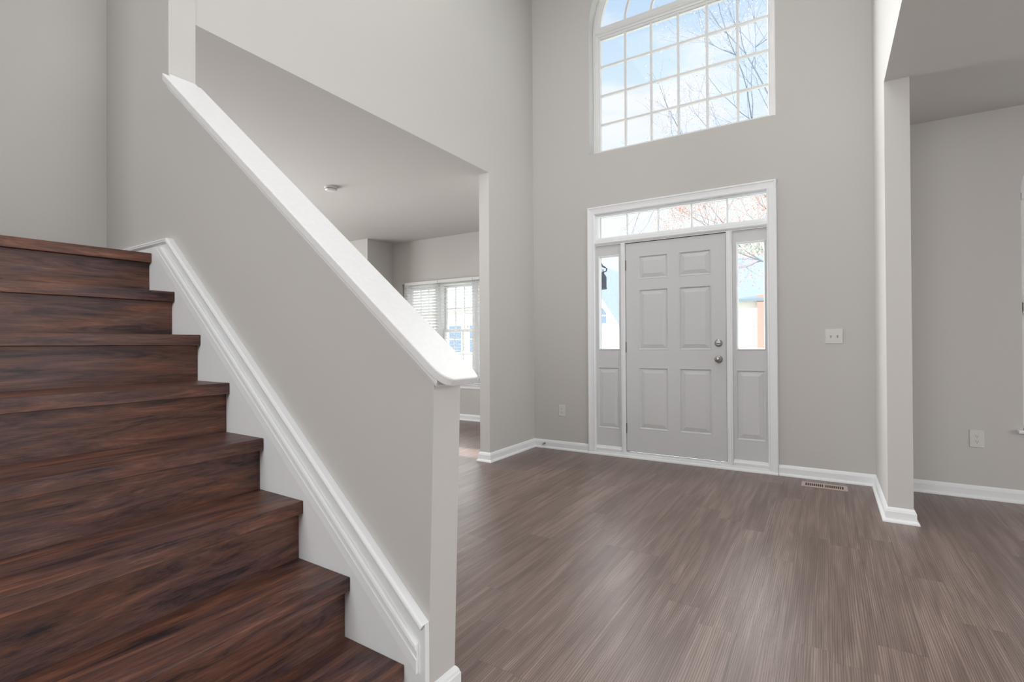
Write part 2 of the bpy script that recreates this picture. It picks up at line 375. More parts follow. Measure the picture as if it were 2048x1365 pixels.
# cap on the knee wall
S = -.7961
def ztop(x): return 1.211 + S * (x - 1.583)
b = BM()
plan = [(.030, -.041)]
plan += [(1.735, -.041)]
for k in range(1, 7):
    a = -PI/2 + (PI/2) * k / 6
    plan.append((1.765 + .050 * math.cos(a), .009 + .050 * math.sin(a)))
plan += [(1.815, .100), (1.812, .118), (1.79, .128), (.030, .138), (.030, KT + .001), (.002, KT + .001), (.002, -.001), (.030, -.001)]
prism(b, plan, lambda p: (p[0] - (.0174 if p[0] > .1 else 0), p[1], ztop(p[0]) - (.0219 if p[0] > .1 else .036)), lambda p: (p[0], p[1], ztop(p[0])))
cap = empty('stair_wall_cap', SO, SR); tag(cap, 'sloping white painted board capping the knee wall beside the stairs', 'rail cap')
link('cap_board', b, M['cap'], cap, bevel=.004)
b = BM()
m1 = lambda x: ztop(x) - .0365
dirv = math.atan(S)
sweep(b, [(.03, -.001), (1.742, -.001), (1.742, KT + .001), (.03, KT + .001)][::1],
      [(0, 0), (-.030, 0), (-.030, -.006), (-.024, -.012), (-.020, -.013), (-.018, -.024), (-.010, -.034), (-.007, -.040), (0, -.041)],
      lambda x, y, h: (x, y, m1(min(x, 1.80)) + h))
link('cap_bed_moulding', b, M['trim'], cap)

# ------------------------------------------------------------------ baseboards
BP = [(0, 0), (.029, 0), (.029, .006), (.026, .014), (.020, .019), (.0145, .021), (.0145, .066), (.012, .070), (.010, .078), (.005, .086), (0, .0905)]
fnb = lambda x, y, h: (x, y, h + .0003)
def base(name, path, flip=False):
    b = BM(); sweep(b, path, [((-d if flip else d), h) for d, h in BP], fnb); return link(name, b, M['trim'], kind=struct)
base('baseboard_left', [(-2.092, 0), (XL, 0), (XL, -.867), (XL - .115, -.867), (XL - .115, .612), (-3.4, .612), (-3.4, 1.15), (-6.03, 1.15), (-6.03, .612), (-8.2, .612)])
base('baseboard_front', [(5.0, 0), (XR + T, 0), (XR + T, -.901), (XR, -.901), (XR, 0), (-.349, 0)])
o = base('baseboard_stair', [(1.709, -.001), (1.704, -.0005), (1.704, KT), (-5.0, KT)], flip=True); o.location = SO; o.rotation_euler = (0, 0, SR)

# ------------------------------------------------------------------ entry door
DX0, DX1, DZ0, DZ1 = -1.692, -.764, .062, 2.121
door = empty('door_1', ((DX0 + DX1) / 2, .02, 0), kind=struct)
def rel(o, root):
    o.parent = root; o.matrix_parent_inverse = Matrix.Translation(-Vector(root.location)); return o
b = BM()
PX = [(-1.567, -1.278), (-1.177, -.887)]; PZ = [(.285, .892), (1.063, 1.660), (1.757, 1.990)]
face_with_panels(b, DX0, DX1, DZ0, DZ1, [(a, c, d, e) for a, c in PX for d, e in PZ], .02, .011)
box(b, DX0, DX1, .034, .064, DZ0, DZ1)
for (xa, xb) in ((DX0, DX0), (DX1, DX1)):
    b.faces.new([b.verts.new(p) for p in ((xa, .02, DZ0), (xa, .034, DZ0), (xa, .034, DZ1), (xa, .02, DZ1))])
for zc in (DZ0, DZ1): b.faces.new([b.verts.new(p) for p in ((DX0, .02, zc), (DX1, .02, zc), (DX1, .034, zc), (DX0, .034, zc))])
rel(link('door_slab', b, M['door']), door)
for zc in (.285, 1.092, 1.906):
    b = BM(); cyl(b, (-1.700, .0105, zc - .052), .0062, (0, 0, 1), .104, 12)
    for k in range(1, 5): cyl(b, (-1.700, .0105, zc - .052 + k * .0208 - .001), .0072, (0, 0, 1), .002, 12)
    box(b, -1.712, -1.688, .0145, .0185, zc - .05, zc + .05)
    rel(link('hinge', b, M['steel'], smooth=False), door)
b = BM(); c = (-.829, .0195, 1.128)
lathe(b, c, (0, -1, 0), [(.034, 0), (.034, .006), (.031, .011), (.024, .015), (.022, .019), (.0, .0195)])
dbo = rel(link('deadbolt', b, M['nickel'], bevel=0), door); dbo['label'] = 'satin metal deadbolt'
b = BM(); box(b, c[0] - .019, c[0] + .019, -.012, .001, c[2] - .0055, c[2] + .0055)
tt = link('thumb_turn', b, M['nickel'], bevel=.003); tt.parent = dbo; tt.matrix_parent_inverse = Matrix.Translation(-Vector(door.location))
tt.matrix_parent_inverse = Matrix.Identity(4)
b = BM(); c = (-.829, .0195, .982)
lathe(b, c, (0, -1, 0), [(.034, 0), (.034, .005), (.029, .009), (.014, .012), (.0125, .030), (.018, .036), (.027, .044), (.029, .054), (.026, .062), (.018, .067), (0, .068)])
kn = rel(link('door_knob', b, M['nickel'], smooth=True), door); kn['label'] = 'round satin metal knob'
b = BM(); box(b, -.7615, -.7575, .0145, .020, 1.09, 1.16); box(b, -.7615, -.7575, .0145, .020, .94, 1.02)
rel(link('strike_plate', b, M['slot']), door)
# dark reveal lines around the slab
b = BM(); box(b, DX1, DX1 + .006, .03, .06, DZ0, DZ1 + .006); box(b, DX0 - .004, DX0, .03, .06, DZ0, DZ1 + .006); box(b, DX0, DX1, .03, .06, DZ1, DZ1 + .006); box(b, DX0, DX1, .03, .06, DZ0 - .006, DZ0)
rel(link('weatherstrip', b, M['gap']), door)
# frame posts, head rail under the transom, sill
b = BM()
for (xa, xb) in ((-1.739, DX0 - .004), (DX1 + .006, -.708)):
    box(b, xa, xb, -.004, .12, .035, 2.127)
    box(b, xa + .012, xb - .012, -.009, -.004, .035, 2.127)
link('trim_1', b, M['trim'], kind=struct, bevel=.003)
b = BM()   # head rail
xz_p = [(0.12, 2.127), (.004, 2.127), (.004, 2.135), (-.004, 2.138), (-.012, 2.150), (-.012, 2.158), (-.003, 2.164), (-.003, 2.180), (.010, 2.184), (.010, 2.188), (.12, 2.188)]
prism(b, xz_p, lambda p: (-2.014, p[0], p[1]), lambda p: (-.401, p[0], p[1]))
link('trim_2', b, M['trim'], kind=struct)
b = BM()   # sill and shoe along the floor
box(b, -2.014, -.401, -.002, .12, .0003, .050); box(b, -2.014, -.401, -.013, -.002, .0003, .036)
prism(b, [(0, .0003), (-.034, .0003), (-.034, .008), (-.030, .017), (-.022, .022), (-.013, .024), (0, .024)], lambda p: (-2.088, p[0] - .0005, p[1]), lambda p: (-.352, p[0] - .0005, p[1]))
link('trim_3', b, M['trim'], kind=struct)
# casing round the whole unit
b = BM()
cas = [(0, 0), (0, -.016), (.006, -.021), (.014, -.021), (.020, -.017), (.040, -.013), (.062, -.011), (.066, -.014), (.072, -.012), (.078, -.006), (.078, 0)]
sweep(b, [(-.350, .026), (-.350, 2.527), (-2.091, 2.527), (-2.091, .026)], [(d, h) for d, h in cas], lambda x, z, h: (x, h - .0003, z))
link('trim_4', b, M['trim'], kind=struct)
b = BM(); # jamb lining behind casing
box(b, EX0, -2.012, 0, .14, .02, 2.46); box(b, -.403, EX1, 0, .14, .02, 2.46); box(b, EX0, EX1, 0, .14, 2.452, 2.46)
link('trim_5', b, M['trim'], kind=struct)

def pane(name, root, x0, x1, z0, z1, y):
    b = BM(); box(b, x0, x1, y, y + .004, z0, z1); return rel(link(name, b, M['glass']), root)
def sidelight(name, x0, x1, gx0, gx1, px0, px1):
    root = empty(name, ((x0 + x1) / 2, .02, 0), kind=struct)
    b = BM()
    face_with_panels(b, x0, x1, .050, 2.127, [(px0, px1, .265, .889)], .02, .009, holes=[(gx0 - .012, gx1 + .012, 1.065, 2.022)])
    for (a, c, d, e) in ((x0, gx0 - .012, .05, 2.127), (gx1 + .012, x1, .05, 2.127), (gx0 - .012, gx1 + .012, .05, 1.065), (gx0 - .012, gx1 + .012, 2.022, 2.127)):
        box(b, a, c, .034, .064, d, e)
    for (a, c, d, e) in ((gx0 - .012, gx0 - .012, 1.065, 2.022), (gx1 + .012, gx1 + .012, 1.065, 2.022)):
        b.faces.new([b.verts.new(p) for p in ((a, .02, d), (a, .034, d), (a, .034, e), (a, .02, e))])
    rel(link('sidelight_panel', b, M['door']), root)
    b = BM(); ring_rect(b, gx0 - .0125, gx1 + .0125, 1.0645, 2.0225, [(0, .064), (0, .017), (.004, .013), (.008, .013), (.014, .024), (.014, .064)])
    rel(link('glazing_bead', b, M['trim']), root)
    b = BM(); prism(b, [(.02, .05), (-.006, .05), (-.006, .066), (.004, .074), (.010, .086), (.02, .09)], lambda p: (x0 + .001, p[0], p[1]), lambda p: (x1 - .001, p[0], p[1]))
    rel(link('bottom_rail', b, M['trim']), root)
    pane('pane', root, gx0, gx1, 1.07, 2.015, .040)
sidelight('window_2', -2.012, -1.739, -1.972, -1.768, -1.997, -1.763)
sidelight('window_3', -.708, -.403, -.666, -.455, -.685, -.444)
# transom
root = empty('window_4', (-1.2, .02, 2.31), kind=struct)
b = BM(); ring_rect(b, -2.012, -.403, 2.188, 2.452, [(0, .06), (0, .018), (.016, .018), (.020, .030), (.024, .030), (.024, .06)][:]); 
rel(link('transom_frame', b, M['trim']), root)
for x in (-1.680, -1.371, -1.060, -.750):
    b = BM(); prism(b, [(x - .010, .034), (x - .006, .026), (x + .006, .026), (x + .010, .034), (x + .010, .048), (x - .010, .048)], lambda p: (p[0], p[1], 2.212), lambda p: (p[0], p[1], 2.428))
    rel(link('muntin', b, M['trim']), root)
pane('pane', root, -1.99, -.425, 2.21, 2.43, .040)

# ------------------------------------------------------------------ arched foyer window
root = empty('window_1', (WXC, .12, 3.1), kind=struct)
def arch_path(x0, x1, z0, zs, n=40):
    xc, r = (x0 + x1) / 2, (x1 - x0) / 2
    return [(x0, z0), (x1, z0), (x1, zs)] + [(xc + r * math.cos(PI * i / n), zs + r * math.sin(PI * i / n)) for i in range(1, n)] + [(x0, zs)]
b = BM()
sweep(b, arch_path(WX0 + .001, WX1 - .001, WZ0 + .001, WZS), [(0, .18), (0, .112), (.010, .112), (.013, .118), (.030, .118), (.032, .126), (.048, .128), (.052, .138), (.066, .138), (.068, .146), (.068, .18)], lambda x, z, h: (x, h, z), closed=True)
rel(link('window_frame', b, M['winframe']), root)
b = BM()
pr = [(.18, 4.318), (.150, 4.318), (.150, 4.326), (.134, 4.328), (.134, 4.345), (.126, 4.347), (.124, 4.368), (.114, 4.372), (.108, 4.384), (.114, 4.396), (.124, 4.398), (.126, 4.445), (.138, 4.452), (.18, 4.455)]
prism(b, pr, lambda p: (WX0 + .02, p[0], p[1]), lambda p: (WX1 - .02, p[0], p[1]))
rel(link('transom_bar', b, M['winframe']), root)
GY0, GY1 = .140, .166
for x in (-1.726, -1.461, -1.197, -.932, -.667):
    b = BM(); box(b, x - .0105, x + .0105, GY0, GY1, 3.14, 4.33); rel(link('muntin', b, M['winframe']), root)
for z in (3.424, 3.729, 4.034):
    b = BM(); box(b, WX0 + .06, WX1 - .06, GY0 + .001, GY1 - .001, z - .0105, z + .0105); rel(link('muntin', b, M['winframe']), root)
for r in (.530, .265):
    b = BM(); n = 36
    sweep(b, [(WXC + .012 + r * math.cos(PI * i / n), 4.43 + r * math.sin(PI * i / n)) for i in range(n + 1)], [(-.0105, GY0), (.0105, GY0), (.0105, GY1), (-.0105, GY1)], lambda x, z, h: (x, h, z))
    rel(link('arched_muntin', b, M['winframe']), root)
b = BM(); ap = arch_path(WX0 + .05, WX1 - .05, WZ0 + .05, WZS); xz(b, ap, .152, .156); rel(link('pane', b, M['glass']), root)

# ------------------------------------------------------------------ living room windows (three double hung units) and blinds
for k, xc in enumerate((-5.455, -4.745, -4.035)):
    root = empty('window_%d' % (5 + k), (xc, LY + .08, LZ0), kind=struct)
    x0, x1 = xc - .355, xc + .355
    b = BM(); ring_rect(b, x0 + .001, x1 - .001, LZ0 + .001, LZ1 - .001, [(0, LY + .18), (0, LY + .03), (.055, LY + .03), (.060, LY + .06), (.060, LY + .18)])
    rel(link('window_frame', b, M['winframe']), root)
    for nm, za, zb, yy in (('upper_sash', 1.315, LZ1 - .06, LY + .115), ('lower_sash', LZ0 + .06, 1.355, LY + .075)):
        b = BM(); ring_rect(b, x0 + .060, x1 - .060, za, zb, [(0, yy + .035), (0, yy), (.035, yy), (.040, yy + .012), (.040, yy + .035)])
        s = rel(link(nm, b, M['winframe']), root)
        for j in (1, 2):
            xm = x0 + .10 + (x1 - x0 - .20) * j / 3
            b = BM(); box(b, xm - .009, xm + .009, yy + .010, yy + .024, za + .038, zb - .038); q = link('muntin', b, M['winframe']); q.parent = s
        zm = (za + zb) / 2
        b = BM(); box(b, x0 + .098, x1 - .098, yy + .011, yy + .023, zm - .009, zm + .009); q = link('muntin', b, M['winframe']); q.parent = s
        b = BM(); box(b, x0 + .095, x1 - .095, yy + .016, yy + .019, za + .036, zb - .036); q = link('pane', b, M['glass']); q.parent = s
    b = BM(); box(b, xc - .03, xc + .03, LY + .060, LY + .075, 1.352, 1.367); cyl(b, (xc, LY + .066, 1.367), .012, (0, 0, 1), .010, 12)
    rel(link('sash_lock', b, M['nickel']), root)
b = BM(); box(b, LX0 - .03, LX1 + .03, LY - .04, LY + .03, LZ0 - .022, LZ0 - .0005); box(b, LX0 - .02, LX1 + .02, LY - .014, LY - .0005, LZ0 - .075, LZ0 - .022)
link('trim_6', b, M['trim'], kind=struct, bevel=.003)

def blind(x0, x1, ytop, z0, z1, tilt, pitch, label, group, stack=0):
    """headrail front at y = ytop; slats run x0..x1"""
    root = empty('window_blind', ((x0 + x1) / 2, ytop, z1)); tag(root, label, 'blind', group)
    yc = ytop + .026
    b = BM(); box(b, x0, x1, ytop, ytop + .052, z1 - .045, z1); rel(link('headrail', b, M['blind'], bevel=.003), root)
    b = BM(); z = z1 - .045 - .03; w = .025; n = 0
    c, s = math.cos(tilt), math.sin(tilt)
    zend = z0 + .03 + stack
    while z > zend:
        pts = []
        for t in (-1, -.5, 0, .5, 1):
            cr_ = .0022 * (1 - t * t)
            pts.append((yc + t * w * c - cr_ * s, z + t * w * s + cr_ * c))
        low = [(p[0] + .0009 * s, p[1] - .0022 * c - .0002) for p in pts]
        poly = pts + low[::-1]
        prism(b, poly, lambda p: (x0 + .004, p[0], p[1]), lambda p: (x1 - .004, p[0], p[1]))
        z -= pitch; n += 1
    for k in range(int(stack / .0042)):
        zz = z0 + .022 + k * .0042
        box(b, x0 + .004, x1 - .004, yc - w, yc + w, zz, zz + .0026)
    rel(link('slats', b, M['blind']), root)
    b = BM(); box(b, x0 + .004, x1 - .004, yc - .025, yc + .025, z0 + .002, z0 + .020); rel(link('bottom_rail', b, M['blind'], bevel=.004), root)
    wd = x1 - x0
    for f in (.14, .5, .86):
        b = BM()
        for yy in (yc - w - .001, yc + w + .001): box(b, x0 + wd * f - .0012, x0 + wd * f + .0012, yy - .0008, yy + .0008, z0 + .01, z1 - .04)
        rel(link('ladder_cord', b, M['blind']), root)
    b = BM(); cyl(b, (x0 + .07, ytop - .006, z1 - .05), .004, (0, 0, -1), min(.6, (z1 - z0) * .5), 8); rel(link('tilt_wand', b, M['blind']), root)
    b = BM(); cyl(b, (x1 - .075, ytop - .005, z1 - .05), .0014, (0, 0, -1), .66, 6); lathe(b, (x1 - .075, ytop - .005, z1 - .71), (0, 0, -1), [(.003, 0), (.007, .012), (.008, .03), (.004, .036)], 10)
    rel(link('pull_cord', b, M['blind']), root)
    return root
BY = LY - .058
blind(-5.715, -5.043, BY, LZ0 + .003, 2.112, math.radians(-32), .0455, 'white slatted blind on the far left pane of the living room window', 'blinds on the living room window')
blind(-5.037, -4.383, BY, LZ0 + .003, 2.112, math.radians(-1), .0455, 'white slatted blind on the middle pane of the living room window, slats level', 'blinds on the living room window')
blind(-4.377, -3.70, BY, LZ0 + .003, 2.112, math.radians(-1), .0455, 'white slatted blind cut off by the wall edge, right end of the living room window', 'blinds on the living room window')

# window of the right room
root = empty('window_8', ((RX0 + RX1) / 2, .08, RZ0), kind=struct)
b = BM(); sweep(b, arch_path(RX0 + .001, RX1 - .001, RZ0 + .001, RZS), [(0, .18), (0, .085), (.040, .085), (.045, .10), (.045, .18)], lambda x, z, h: (x, h, z), closed=True)
box(b, RX0 + .04, RX1 - .04, .09, .15, RZS - .02, RZS + .03); box(b, RX0 + .04, RX1 - .04, .09, .15, 1.32, 1.37)
rel(link('window_frame', b, M['winframe']), root)
for j in (1, 2):
    xm = RX0 + .04 + (RX1 - RX0 - .08) * j / 3
    b = BM(); box(b, xm - .009, xm + .009, .11, .13, RZ0 + .04, RZS); rel(link('muntin', b, M['winframe']), root)
for z in (.93, 1.76):
    b = BM(); box(b, RX0 + .04, RX1 - .04, .111, .129, z - .009, z + .009); rel(link('muntin', b, M['winframe']), root)
b = BM(); n = 24
sweep(b, [((RX0 + RX1) / 2 + .2 * math.cos(PI * i / n), RZS + .03 + .2 * math.sin(PI * i / n)) for i in range(n + 1)], [(-.009, .11), (.009, .11), (.009, .13), (-.009, .13)], lambda x, z, h: (x, h, z))
rel(link('arched_muntin', b, M['winframe']), root)
b = BM(); xz(b, arch_path(RX0 + .03, RX1 - .03, RZ0 + .03, RZS), .118, .122); rel(link('pane', b, M['glass']), root)
b = BM(); box(b, RX0 - .03, RX1 + .03, -.035, .08, RZ0 - .022, RZ0); link('trim_7', b, M['trim'], kind=struct, bevel=.003)
blind(RX0 + .006, RX1 - .006, .012, 1.325, 2.168, math.radians(-68), .0440, 'half-raised white blind with closed slats at the right edge under an arch', None, stack=.055)

# ------------------------------------------------------------------ small fittings
def outlet(x, z, w, h, label):
    root = empty('wall_outlet', (x, 0, z)); tag(root, label, 'outlet')
    b = BM(); prism(b, [(-w/2, -h/2), (w/2, -h/2), (w/2, h/2), (-w/2, h/2)], lambda p: (x + p[0], -.0004, z + p[1]), lambda p: (x + p[0] * .93, -.006, z + p[1] * .95))
    rel(link('cover_plate', b, M['plastic'], bevel=.001), root)
    for dz in (.0195, -.0195):
        b = BM(); n = 24; pts = []
        for i in range(n):
            a = 2 * PI * i / n; pts.append((.0172 * math.cos(a), max(-.0125, min(.0125, .0172 * math.sin(a)))))
        prism(b, pts, lambda p: (x + p[0], -.0055, z + dz + p[1]), lambda p: (x + p[0], -.008, z + dz + p[1]))
        r = rel(link('receptacle', b, M['plastic']), root)
        b = BM(); box(b, x - .0072, x - .0050, -.0084, -.0078, z + dz - .002, z + dz + .0075); box(b, x + .0050, x + .0072, -.0084, -.0078, z + dz - .001, z + dz + .0065)
        cyl(b, (x, -.0078, z + dz - .0075), .0026, (0, -1, 0), .0006, 10)
        q = link('socket_slots', b, M['slot']); q.parent = r
    b = BM(); cyl(b, (x, -.0058, z), .003, (0, -1, 0), .0014, 12); rel(link('screw', b, M['plastic']), root)
outlet(-2.397, .417, .078, .122, 'white wall outlet between the inside corner and the front door casing')
outlet(.916, .427, .082, .126, 'white wall outlet low on the wall of the right-hand room')
root = empty('light_switch', (.055, 0, 1.178)); tag(root, 'white double toggle switch plate on the wall right of the front door', 'light switch')
x, z, w, h = .055, 1.178, .122, .122
b = BM(); prism(b, [(-w/2, -h/2), (w/2, -h/2), (w/2, h/2), (-w/2, h/2)], lambda p: (x + p[0], -.0004, z + p[1]), lambda p: (x + p[0] * .95, -.006, z + p[1] * .95))
rel(link('cover_plate', b, M['plastic'], bevel=.001), root)
for dx in (-.023, .023):
    b = BM(); box(b, x + dx - .006, x + dx + .006, -.0066, -.0058, z - .0125, z + .0125)
    rel(link('toggle_slot', b, mat('toggle_recess', (.38, .37, .36), .6)), root)
    b = BM(); prism(b, [(-.0062, z - .002), (-.0062, z + .009), (-.017, z + .0125), (-.018, z + .006)], lambda p: (x + dx - .0042, p[0], p[1]), lambda p: (x + dx + .0042, p[0], p[1]))
    rel(link('toggle', b, M['plastic']), root)
    for dz in (-.030, .030):
        b = BM(); cyl(b, (x + dx, -.0058, z + dz), .003, (0, -1, 0), .0012, 12); rel(link('screw', b, M['plastic']), root)

# floor register
root = empty('floor_vent', (-.022, -.208, 0)); tag(root, 'tan metal floor vent with dark slots set in the floor by the front wall', 'floor vent')
vx0, vx1, vy0, vy1 = -.175, .131, -.285, -.140
b = BM(); rim = .022; sx0, sx1, sy0, sy1 = vx0 + .026, vx1 - .026, vy0 + .028, vy1 - .028
box(b, vx0, sx0, vy0, vy1, .0003, .005); box(b, sx1, vx1, vy0, vy1, .0003, .005); box(b, sx0, sx1, vy0, sy0, .0003, .005); box(b, sx0, sx1, sy1, vy1, .0003, .005)
n = 18; xs_ = []
wslot = (sx1 - sx0 - .010) / n
for k in range(n + 1):
    xx = sx0 + k * wslot + (.010 if k > 9 else 0)
    if k == 9: box(b, xx - .002, xx + .012, sy0, sy1, .0003, .0048)
    elif 0 < k < n: box(b, xx - .0022, xx + .0022, sy0, sy1, .0003, .0046)
rel(link('register_grille', b, M['vent']), root)
b = BM(); box(b, sx0, sx1, sy0, sy1, .0002, .0012); rel(link('duct_opening', b, M['slot']), root)

# spring door stop on the baseboard
root = empty('door_stop', (-2.60, -.015, .052)); tag(root, 'small spring door stop on the baseboard below the foyer outlet', 'door stop')
b = BM(); lathe(b, (-2.60, -.0148, .052), (0, -1, 0), [(.009, 0), (.009, .004), (.004, .006)], 14); rel(link('mounting_flange', b, M['nickel']), root)
b = BM(); nn = 90; prev = None
for i in range(nn + 1):
    a = i / nn * 2 * PI * 11; yy = -.021 - .052 * i / nn; r = .0052; zd = -.010 * (i / nn) ** 2
    cc = Vector((-2.60 + r * math.cos(a), yy, .052 + r * math.sin(a) + zd)); rad = Vector((math.cos(a), 0, math.sin(a)))
    ring = [b.verts.new(cc + (rad * math.cos(t) + Vector((0, 1, 0)) * math.sin(t)) * .0012) for t in (0, PI/2, PI, 3*PI/2)]
    if prev:
        for j in range(4): b.faces.new([prev[j], prev[(j+1) % 4], ring[(j+1) % 4], ring[j]])
    prev = ring
rel(link('spring', b, M['steel'], smooth=True), root)
b = BM(); lathe(b, (-2.60, -.072, .042), (0, -1, 0), [(.004, 0), (.0075, .002), (.0075, .012), (.005, .015)], 14); rel(link('rubber_tip', b, M['plastic']), root)

# smoke detector on the living room ceiling
root = empty('smoke_detector', (-4.38, -1.38, H1)); tag(root, 'round white smoke detector on the living room ceiling', 'smoke detector')
b = BM(); lathe(b, (-4.38, -1.38, H1 - .0003), (0, 0, -1), [(.066, 0), (.066, .008), (.062, .010)], 32); rel(link('mounting_base', b, M['plastic']), root)
b = BM(); lathe(b, (-4.38, -1.38, H1 - .010), (0, 0, -1), [(.058, 0), (.060, .004), (.058, .018), (.048, .027), (.020, .030)], 12); rel(link('detector_body', b, M['plastic']), root)
b = BM(); lathe(b, (-4.38, -1.38, H1 - .018), (0, 0, -1), [(.0575, 0), (.0605, .001), (.0605, .005), (.0575, .006)], 32)
rel(link('smoke_vents', b, mat('detector_vent', (.25, .24, .23), .7)), root)

# ------------------------------------------------------------------ outside
lawn = noisy(mat('lawn_grass', (.56, .57, .50), .9), 3, .25); bark = noisy(mat('bark_grey', (.21, .25, .33), .9), 9, .2); bark_dark = noisy(mat('bark_dark', (.10, .10, .12), .9), 9, .2); bud_gray = mat('leaf_grey_bud', (.42, .37, .40), .8)
bark_pale = noisy(mat('bark_pale', (.34, .33, .33), .9), 9, .15)
bud_red = mat('leaf_red_bud', (.62, .24, .18), .8); bud_green = mat('leaf_pale_green', (.36, .42, .35), .8); bud_tan = mat('leaf_pale_tan', (.46, .38, .33), .8)
siding = mat('siding_cream', (.88, .84, .76), .8); shingle = noisy(mat('roof_shingle', (.16, .205, .245), .9), 40, .18); shingle_pale = noisy(mat('roof_shingle_pale', (.48, .56, .64), .9), 12, .25); brick = noisy(mat('brick_red', (.36, .22, .19), .9), 60, .3)
darkglass = mat('dark_window_glass', (.16, .22, .30), .2); lamp_black = mat('lantern_metal', (.07, .08, .11), .5); hedge = noisy(mat('hedge_leaf', (.42, .42, .24), .9), 30, .4)
b = BM(); box(b, -70, 60, .21, 120, -1.2, -.55); link('ground', b, lawn, kind=struct)
b = BM(); box(b, -3.2, .8, .205, 2.0, -.55, -.06); link('porch_floor', b, mat('porch_concrete', (.6, .59, .57), .9), kind=struct)

def rnd_dir(r, d, spread):
    v = Vector(d).normalized(); u = v.orthogonal().normalized(); w = v.cross(u); a = r.uniform(0, 2 * PI); s = spread * r.uniform(.6, 1.15)
    return (v * math.cos(s) + (u * math.cos(a) + w * math.sin(a)) * math.sin(s)).normalized()
def tube(bm, pts, r0, r1, n=5):
    prev = None; k = len(pts)
    for i, p in enumerate(pts):
        d = (pts[min(i+1, k-1)] - pts[max(i-1, 0)]).normalized(); u = d.orthogonal().normalized(); w = d.cross(u); r = r0 + (r1 - r0) * i / (k - 1)
        ring = [bm.verts.new(p + (u * math.cos(2*PI*j/n) + w * math.sin(2*PI*j/n)) * r) for j in range(n)]
        if prev:
            for j in range(n): bm.faces.new([prev[j], prev[(j+1) % n], ring[(j+1) % n], ring[j]])
        prev = ring
def tree(name, loc, h, r0, seed, barkm, leafm, label, cat='tree', leaves=3, leaf=.03, depth=5, spread=.55, group=None, kids=3, up=.12):
    r = random.Random(seed); root = empty(name, loc); tag(root, label, cat, group)
    bt = BM(); bb = BM(); bl = BM(); nleaf = [0]
    def grow(p, d, L, rad, lev, bm):
        pts = [p]; q = p.copy(); dd = d.copy(); k = 4
        for i in range(k):
            dd = (dd + Vector((r.uniform(-.16, .16), r.uniform(-.16, .16), r.uniform(-.08, .14)))).normalized(); q = q + dd * L / k; pts.append(q.copy())
        tube(bm, pts, rad, rad * .6, 7 if lev == 0 else (5 if lev < 3 else 3))
        if lev >= depth - 1:
            for _ in range(leaves):
                c = pts[r.randint(1, k)] + Vector((r.uniform(-.05, .05), r.uniform(-.05, .05), r.uniform(-.05, .05))) * 2
                s = leaf * r.uniform(.6, 1.4); a = rnd_dir(r, (0, 0, 1), 1.5); u = a.orthogonal().normalized(); w = a.cross(u)
                v = [bl.verts.new(c + x) for x in (u * s, w * s * .5 + a * s * .2, -u * s, -w * s * .5 + a * s * .2)]; bl.faces.new(v); nleaf[0] += 1
        if lev < depth:
            nk = kids + (1 if r.random() < .4 else 0)
            for j in range(nk):
                t = pts[r.randint(2, k)] if j else pts[k]
                nd = rnd_dir(r, dd, spread if j else spread * .4); nd = (nd + Vector((0, 0, up))).normalized()
                grow(t, nd, L * r.uniform(.58, .80), rad * (.6 if j == 0 else .48), lev + 1, bb)
    grow(Vector((0, 0, 0)), Vector((0, 0, 1)), h * .30, r0, 0, bt)
    link('trunk', bt, barkm, root); link('branches', bb, barkm, root)
    if nleaf[0]: link('leaves', bl, leafm, root)
    else: bl.free()
    return root
tree('budding_tree', (1.75, 6.9, -.55), 12.5, .13, 11, bark, bud_gray, 'tall fine-branched tree filling the right half of the arched window', leaves=4, leaf=.018, depth=6, spread=.8, up=.04)
tree('redbud_tree', (-.30, 5.4, -.55), 6.2, .05, 4, bark_dark, bud_red, 'low tree with red buds across the transom and right sidelight', leaves=5, leaf=.016, depth=6, spread=.85, up=-.02)
tree('bare_tree', (-9.5, 39, -.55), 13, .3, 5, bark_pale, bud_tan, 'pale bare tree over the blue-grey roof, seen left in the transom', leaves=3, leaf=.10, depth=5, up=.05)
tree('bare_tree', (-5.0, 44, -.55), 15, .3, 8, bark_pale, bud_green, 'pale greenish tree beyond the street, seen mid transom', leaves=4, leaf=.12, depth=5, up=.05)
tree('bare_tree', (-21, 36, -.55), 13, .3, 21, bark_pale, bud_tan, 'pale bare tree seen through the top of the left sidelight', leaves=3, leaf=.10, depth=5, up=.05)
tree('bare_tree', (3.5, 38, -.55), 13, .3, 33, bark_pale, bud_tan, 'pale bare tree behind the brick house, seen through the right sidelight', leaves=4, leaf=.11, depth=5, up=.05)

